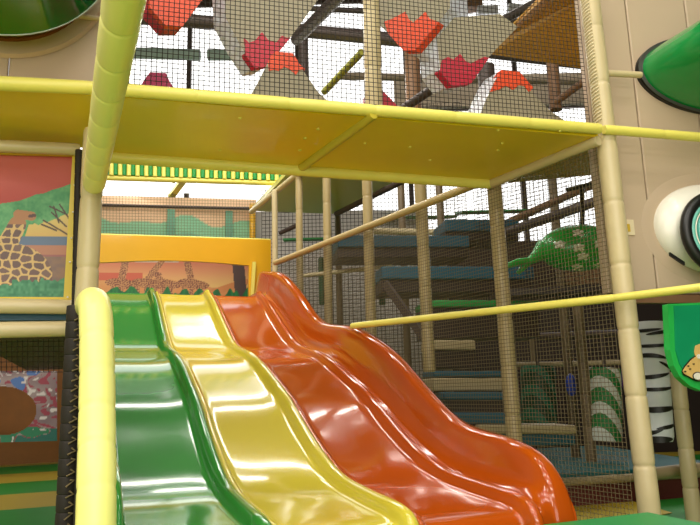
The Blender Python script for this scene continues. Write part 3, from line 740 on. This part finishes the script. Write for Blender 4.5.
for k, (t, th, a0, a1, sl, bu) in enumerate(((.93, .010, -90, 40, .0, -.01), (.90, .010, -20, 88, .03, .0), (.80, .010, -88, 88, .0, -.012), (.69, .013, -88, 60, -.02, .02), (.62, .010, 20, 88, -.07, .0),
                                         (.55, .012, -88, 70, .02, -.02), (.44, .011, -88, 88, .0, -.015), (.27, .017, -75, 85, .01, -.01), (.09, .012, -88, 20, .02, -.02), (.12, .011, -5, 88, .03, 0), (.02, .018, -60, 60, 0, 0))):
    band(t, th, a0, a1, sl, bu)
st.build('stripes', BLK, zc_)
for s_ in (-1, 1):
    pass

# green leopard sign
GY = 3.25
def ong(x, y, off=0): return atp(x, y, at(680, 340, GY)+ES*off, ES)
lsn = empty('leopard_sign', ong(690, 380), 'green hanging sign with tan spotted leopard face at right edge', 'sign')
outl = [(668, 304), (760, 300), (760, 394), (702, 391), (690, 386), (680, 377), (674, 366), (670, 350)]
MB().prism([ong(x, y) for x, y in outl], -ES*.035).build('border', mat('lime_border', srgb(40, 180, 80), .4), lsn, .006)
inn = [(673.5, 306), (760, 303), (760, 386), (703, 383), (694, 380), (685, 373), (679, 364), (675, 350)]
MB().prism([ong(x, y, .001) for x, y in inn], ES*.004).build('face', mat('sign_green', srgb(16, 148, 98), .35, vary=.12, vscale=9), lsn)
def blob(px, name, mt, off, th=.003, par=None): return MB().prism([ong(x, y, off) for x, y in px], ES*th).build(name, mt, par or lsn)
TANL = mat('leopard_tan', srgb(222, 184, 110), .5)
blob([(681.5, 371), (684, 366), (690, 359), (697, 354), (712, 350), (725, 356), (728, 372), (715, 382), (696, 381.5), (689, 378), (683, 375)], 'head_outline', BLK, .006)
HEAD = blob([(682.5, 371), (685, 367), (691, 360), (697, 355.5), (712, 351.5), (724, 357), (726.5, 372), (714, 380.5), (696, 380.2), (689.5, 376.8), (684, 373.8)], 'head', TANL, .010)
blob([(694, 352), (695, 346), (699, 344), (704, 347), (705, 352), (700, 356), (695, 356)], 'ear', TANL, .008)
def disc(cx, cy, rx, ry, nm, mt, off): return blob([(cx+rx*cos(2*pi*i/18), cy+ry*sin(2*pi*i/18)) for i in range(18)], nm, mt, off, .003, HEAD)
disc(697, 376, 4.5, 4.2, 'muzzle', BLK, .014); disc(697.4, 376.2, 3.8, 3.5, 'muzzle', WHT, .018)
disc(698.5, 356.5, 1.8, 2.4, 'eye', WHT, .014)
for (x, y) in ((685, 371.5), (693.5, 364), (690, 369), (703, 361), (706, 368), (688, 366)): disc(x, y, 1.0, .7, 'spot', BLK, .014)

# spotted balloon
gc = at(578, 248, 5.2)
ba_ = empty('spotted_balloon', gc, 'green balloon-shaped decoration with white paw spots hanging behind the net', 'decoration')
rx = 40/FPX*5.2; rz = 24/FPX*5.2; dX = V((1, -.15, 0)).normalized(); dYv = V((.15, 1, 0)).normalized()
MB().ell(gc, (dX*rx, UZ*rz, dYv*rz), 36, 20).build('body', mat('balloon_green', srgb(0, 158, 50), .28, coat=.4), ba_)
GB = MATS['balloon_green']
MB().tube([gc-dX*rx*.8, gc-dX*rx*1.05-UZ*.05, gc-dX*rx*1.25-UZ*.09], [.10, .05, .028], 12).build('neck', GB, ba_)
for (dx, dz, dy) in ((-.24, -.065, -.05), (-.19, -.03, .0), (-.11, -.10, .03)):
    p = gc-dX*rx*1.18-UZ*.075; MB().tube([p, p+dX*dx*.5+UZ*dz*.4+dYv*dy, p+dX*dx+UZ*dz+dYv*dy], [.022, .03, .016], 10).build('tail', GB, ba_)
def bsurf(x, y):   # point on the balloon under a photo pixel
    v = ray(x, y).normalized(); o = CAM-gc
    def q(w): return V((w.dot(dX)/rx, w.z/rz, w.dot(dYv)/rz))
    a = q(o); b = q(v); A = b.dot(b); B = a.dot(b); Cc = a.dot(a)-1; D = B*B-A*Cc
    if D < 0: return None
    t = (-B-math.sqrt(D))/A; P_ = CAM+v*t; w = P_-gc; nr = (dX*(w.dot(dX)/rx**2)+UZ*(w.z/rz**2)+dYv*(w.dot(dYv)/rz**2)).normalized(); return P_, nr
for (cx, cy) in ((560, 245), (600, 244), (579, 248), (578, 233), (583, 257), (577, 268), (598, 267), (605, 231)):
    sp = MB()
    for (ox, oy, rr) in ((0, 0, .022), (-3.4, -1.6, .018), (0, -2.8, .018), (3.4, -1.6, .018), (-3, 2, .018), (3, 2, .018)):
        h_ = bsurf(cx+ox, cy+oy)
        if not h_: continue
        P_, nr = h_; u = nr.cross(UZ).normalized(); w = u.cross(nr); sp.ell(P_-nr*.001, (u*rr, w*rr*.8, nr*.005), 8, 4, half=True)
    if sp.v: sp.build('paw_spot', WHT, ba_)

hg = MB(); hp_ = at(582, 224, 5.25)
hg.tube([hp_-UZ*.03, at(582, 186, 5.25)], .02, 8); hg.tube([at(566, 190, 5.3), at(606, 181, 5.2)], .018, 8)
hg.build('hanger', BLK, ba_)

# ================================================================== UPPER LEVEL CUSHIONS
CG = 'padded teeth cushions on the upper deck'
def cushion(body, tip, Y, label, bm, tm, side=None, th=.22, dirn=V((-.25, 1, 0))):
    """body and tip: photo outlines laid on the cushion's front face"""
    d_ = dirn.normalized(); pl_n = V((-.2, 1, 0)).normalized(); O_ = at(350, 60, Y)
    f = lambda x, y, o=0: atp(x, y, O_, pl_n)-pl_n*o
    B = [f(*p) for p in body]
    e = empty('tooth_cushion', sum(B, V((0, 0, 0)))/len(B), label, 'cushion', CG)
    MB().prism(B, d_*th, 0, 1).build('padded_body', [bm, side or bm], e, .008)
    if tip: MB().prism([f(*p, .004) for p in tip], d_*(th*.3), 0).build('coloured_tip', tm, e)
# hanging
cushion([(222, -40), (324, -40), (318, 0), (290, 38), (267, 66), (255, 68), (240, 45), (226, 18)],
        [(244, 38), (249, 43), (255, 41), (262, 32.5), (268, 40), (276, 43), (282, 36), (287, 38), (290.5, 38), (267, 67), (255, 68.6), (246, 56)], 3.55, 'grey hanging wedge with crimson zigzag tip, upper left of centre', GRY, CRI, SIL, .13, V((-.9, 1, 0)))
cushion([(146, -40), (216, -40), (206, -5), (183, 26), (166, 26), (150, 8)], [(148, -40), (214, -40), (206, -5), (183, 26.5), (166, 26.5), (150, 8)], 3.5, 'orange hanging wedge beside the yellow overhead beam', ORC, ORC, CRI, .12, V((-.7, 1, 0)))
cushion([(366, -30), (450, -30), (450, 8), (437, 24), (415, 50), (403, 50), (388, 33), (378, 24)],
        [(384, 22), (392, 19), (398, 16), (405, 12), (408, 19), (413, 23), (420, 17), (425, 12), (429, 19), (438, 22), (437, 24.5), (415, 50.5), (403, 50.8), (388, 34)], 3.6, 'grey hanging wedge with orange zigzag tip right of the upper post', GRY, ORC, SIL, .2, V((.9, 1, 0)))
cushion([(446, 18), (500, 14), (518, 27), (502, 43), (489, 57), (470, 84), (452, 86), (440, 70), (436, 30)],
        [(442, 60), (448, 57), (453, 60), (460, 54), (465, 61), (470, 64), (478, 60), (484, 57), (489, 58), (471, 84), (452, 86.6), (440, 72)], 3.65, 'grey hanging wedge with crimson tip, right of the orange-tipped one', GRY, CRI, SIL, .15, V((-.9, 1, 0)))
# standing
cushion([(226, 134), (366, 135), (318, 92), (300, 66), (293, 54), (275, 52), (268, 62), (256, 86)],
        [(271, 56), (276, 51.6), (293, 53.5), (300, 65), (305, 69), (299, 70), (296, 75), (289, 69), (284, 67), (279, 71), (274, 70), (269, 71), (268, 62)], 3.4, 'grey standing wedge with orange-red top on the deck', GRY, ORC, ORC, .12)
cushion([(118, 124), (202, 126), (170, 82), (166, 73), (150, 72), (144, 80)], None, 3.25, 'small magenta wedge standing beside the yellow overhead beam', mat('magenta_vinyl', srgb(160, 24, 72), .45), CRI, None, .2)
cushion([(350, 137), (426, 138), (392, 100), (381, 89), (372, 84)], None, 3.5, 'small crimson wedge standing behind the upper post', CRI, CRI, None, .2)
cushion([(470, 139), (594, 140), (552, 112), (535, 96), (519, 72), (502, 70), (494, 82), (486, 100)],
        [(497, 78), (502, 70), (519, 71.5), (533, 88), (529, 92), (524, 86), (519, 85), (513, 90), (506, 86), (498, 90), (490, 92)], 3.6, 'grey standing wedge with orange top at the right end of the deck', GRY, ORC, SIL, .14, V((-.7, 1, 0)))
# deck post above
up_ = at(371, -20, 3.34); lo_ = at(373.5, 106, 3.34); lo_.z = ZD+.09
tag(MB().foam(vz(lo_, ZD+.09), V((up_.x, up_.y, 3.4)), .046, .3).build('padded_post', BEI), 'tan post standing on the upper deck behind the dark net', 'post', PG)

# upper hall steelwork
UG = 'overhead steel and pipes'
for (x0, y0, Y0, x1, y1, Y1, r, mt, lb) in (
        (110, 16, 7, 232, 24, 7, .075, STL, 'dark horizontal beam across the left white opening'),
        (232, 24, 7, 480, 48, 7, .075, STL, 'dark horizontal beam behind the upper tan post'),
        (296, 40, 6.5, 360, -25, 5, .06, STL, 'dark slanting strut rising right above the grey-orange standing wedge'),
        (303, 30, 7, 305, 102, 7, .055, STL, 'dark upright behind the grey standing wedge'),
        (324, 92, 5.6, 362, 52, 5.0, .03, mat('olive_net_roll', srgb(150, 150, 50), .6), 'olive slanting pole left of the upper tan post'),
        (412, 50, 6, 414, 118, 6, .075, BRICK, 'brown upright under the orange-tipped hanging wedge'),
        (404, 108, 5.0, 452, 76, 4.6, .035, STL, 'grey slanting pole right of the brown upright'),
        (552, 60, 6, 556, 110, 6, .06, BRICK, 'brown upright beneath the amber upper soffit'),
        (480, 52, 7, 600, 66, 7, .06, STL, 'dark beam edging the amber upper soffit'),
        (486, 66, 5.8, 489, 122, 5.8, .08, STL, 'dark upright behind the crimson-tipped wedge'),
        (556, 102, 5.5, 600, 70, 5.0, .03, BRICK, 'thin slanting pole near top right corner post'),
        (130, 53, 11, 200, 55, 11, .10, mat('grey_green_duct', srgb(140, 160, 150), .5), 'grey-green duct across the left white opening'),
        (208, 55, 11, 240, 55, 11, .10, mat('grey_green_duct', (0, 0, 0)), 'short grey-green duct left of crimson hanging tip'),
        (395, 20, 9, 600, 22, 9, .05, STL, 'thin dark truss bar at the top right'),
        (450, 48, 9, 560, -10, 8, .06, STL, 'dark truss bar slanting at top right'),
        (300, 8, 9, 420, 14, 9, .04, STL, 'thin dark truss bar at the top centre'),
        (340, 76, 10, 600, 82, 10, .06, mat('taupe_paint', srgb(140, 124, 104), .6), 'taupe pipe far behind the upper deck')):
    tag(MB().tube([at(x0, y0, Y0), at(x1, y1, Y1)], r, 12).build('steel_beam', mt), lb, 'beam', UG)
tag(MB().prism([at(548, -6, 4.3), at(592, -6, 4.3), at(592, 70, 5.3), at(490, 54, 5.9), at(500, 40, 5.6)], UZ*.04).build('upper_soffit', mat('amber_upper_panel', srgb(206, 150, 20), .35)), 'amber brown soffit at the top right beside the corner post', 'panel')
tag(MB().prism([atz(597, 142, 2.4), atz(508, 182, 2.4), at(508, 183, 5.5), at(604, 174, 5.4)], UZ*.03).build('olive_soffit', mat('olive_amber_panel', srgb(214, 170, 40), .4)), 'olive amber soffit right of the deck corner, seen through net', 'panel')
# brown hall furnishing: shelves with silver clutter at the top right
rs_ = random.Random(3)
for i in range(9):
    x = 432+i*15; y = 6+rs_.random()*30
    tag(MB().bar(at(x, y, 12), at(x+14+6*rs_.random(), y-4+8*rs_.random(), 12), .25, .18).build('ceiling_duct', SIL if i % 2 else BRICK), 'far %s duct among the trusses at top right' % ('silver' if i % 2 else 'brown'), 'duct', 'far silver ducts' if i % 2 else 'far brown ducts')
tag(MB().box(at(395, 108, 10.5), V((3.6, 0, 0)), V((0, .1, 0)), UZ*.55).build('pale_hoarding', mat('beige_far_panel', srgb(176, 160, 140), .7)), 'pale brown panel far behind the upper deck on right', 'panel')

# ================================================================== LIGHT
w = bpy.data.worlds.new('world'); SC.world = w; w.use_nodes = True
w.node_tree.nodes['Background'].inputs[0].default_value = (1, .97, .92, 1); w.node_tree.nodes['Background'].inputs[1].default_value = .6
def area(x, y, z, sx, sy, power, tgt, col=(1, .95, .86)):
    l = bpy.data.lights.new('hall_and_fill_light', 'AREA'); l.shape = 'RECTANGLE'; l.size = sx; l.size_y = sy; l.energy = power; l.color = col
    o = bpy.data.objects.new('hall_and_fill_light', l); COL.objects.link(o); o.location = (x, y, z)
    o.rotation_euler = (V(tgt)-V((x, y, z))).to_track_quat('-Z', 'Y').to_euler()
for y in (-3, -1, 1, 3.2):
    for x in (-5.5, -1.6, 2.3):
        area(x, y, 7.6, 2.4, .14, 35 if (x > 2 and y > 0) else 88, (x, y+.8, 0))
area(.3, -2.6, 3.4, 5, .12, 70, (.3, 3, 1.4)); area(.3, -3.2, 5.2, 5, .12, 90, (.3, 4, 1.4))
area(-.8, 5.4, 4.3, 2.6, .10, 26, (-.8, 5.2, 0)); area(-.8, 6.7, 4.3, 2.6, .10, 26, (-.8, 6, 0)); area(-.8, 7.9, 4.6, 2.6, .10, 22, (-.8, 6, 0))
area(0, -3.8, 1.5, 8, 2.4, 175, (0, 4, 1.9))  # added unseen fill behind the camera, brightens soffits and other undersides
area(2.5, 9, 7.5, 3, .4, 40, (2.5, 8, 0)); area(-2, 8.8, 3.85, 2.5, .4, 6, (-2, 8, 2))

vs = SC.view_settings; vs.view_transform = 'Standard'; vs.look = 'None'; vs.gamma = 1; vs.use_curve_mapping = False; vs.exposure = 0
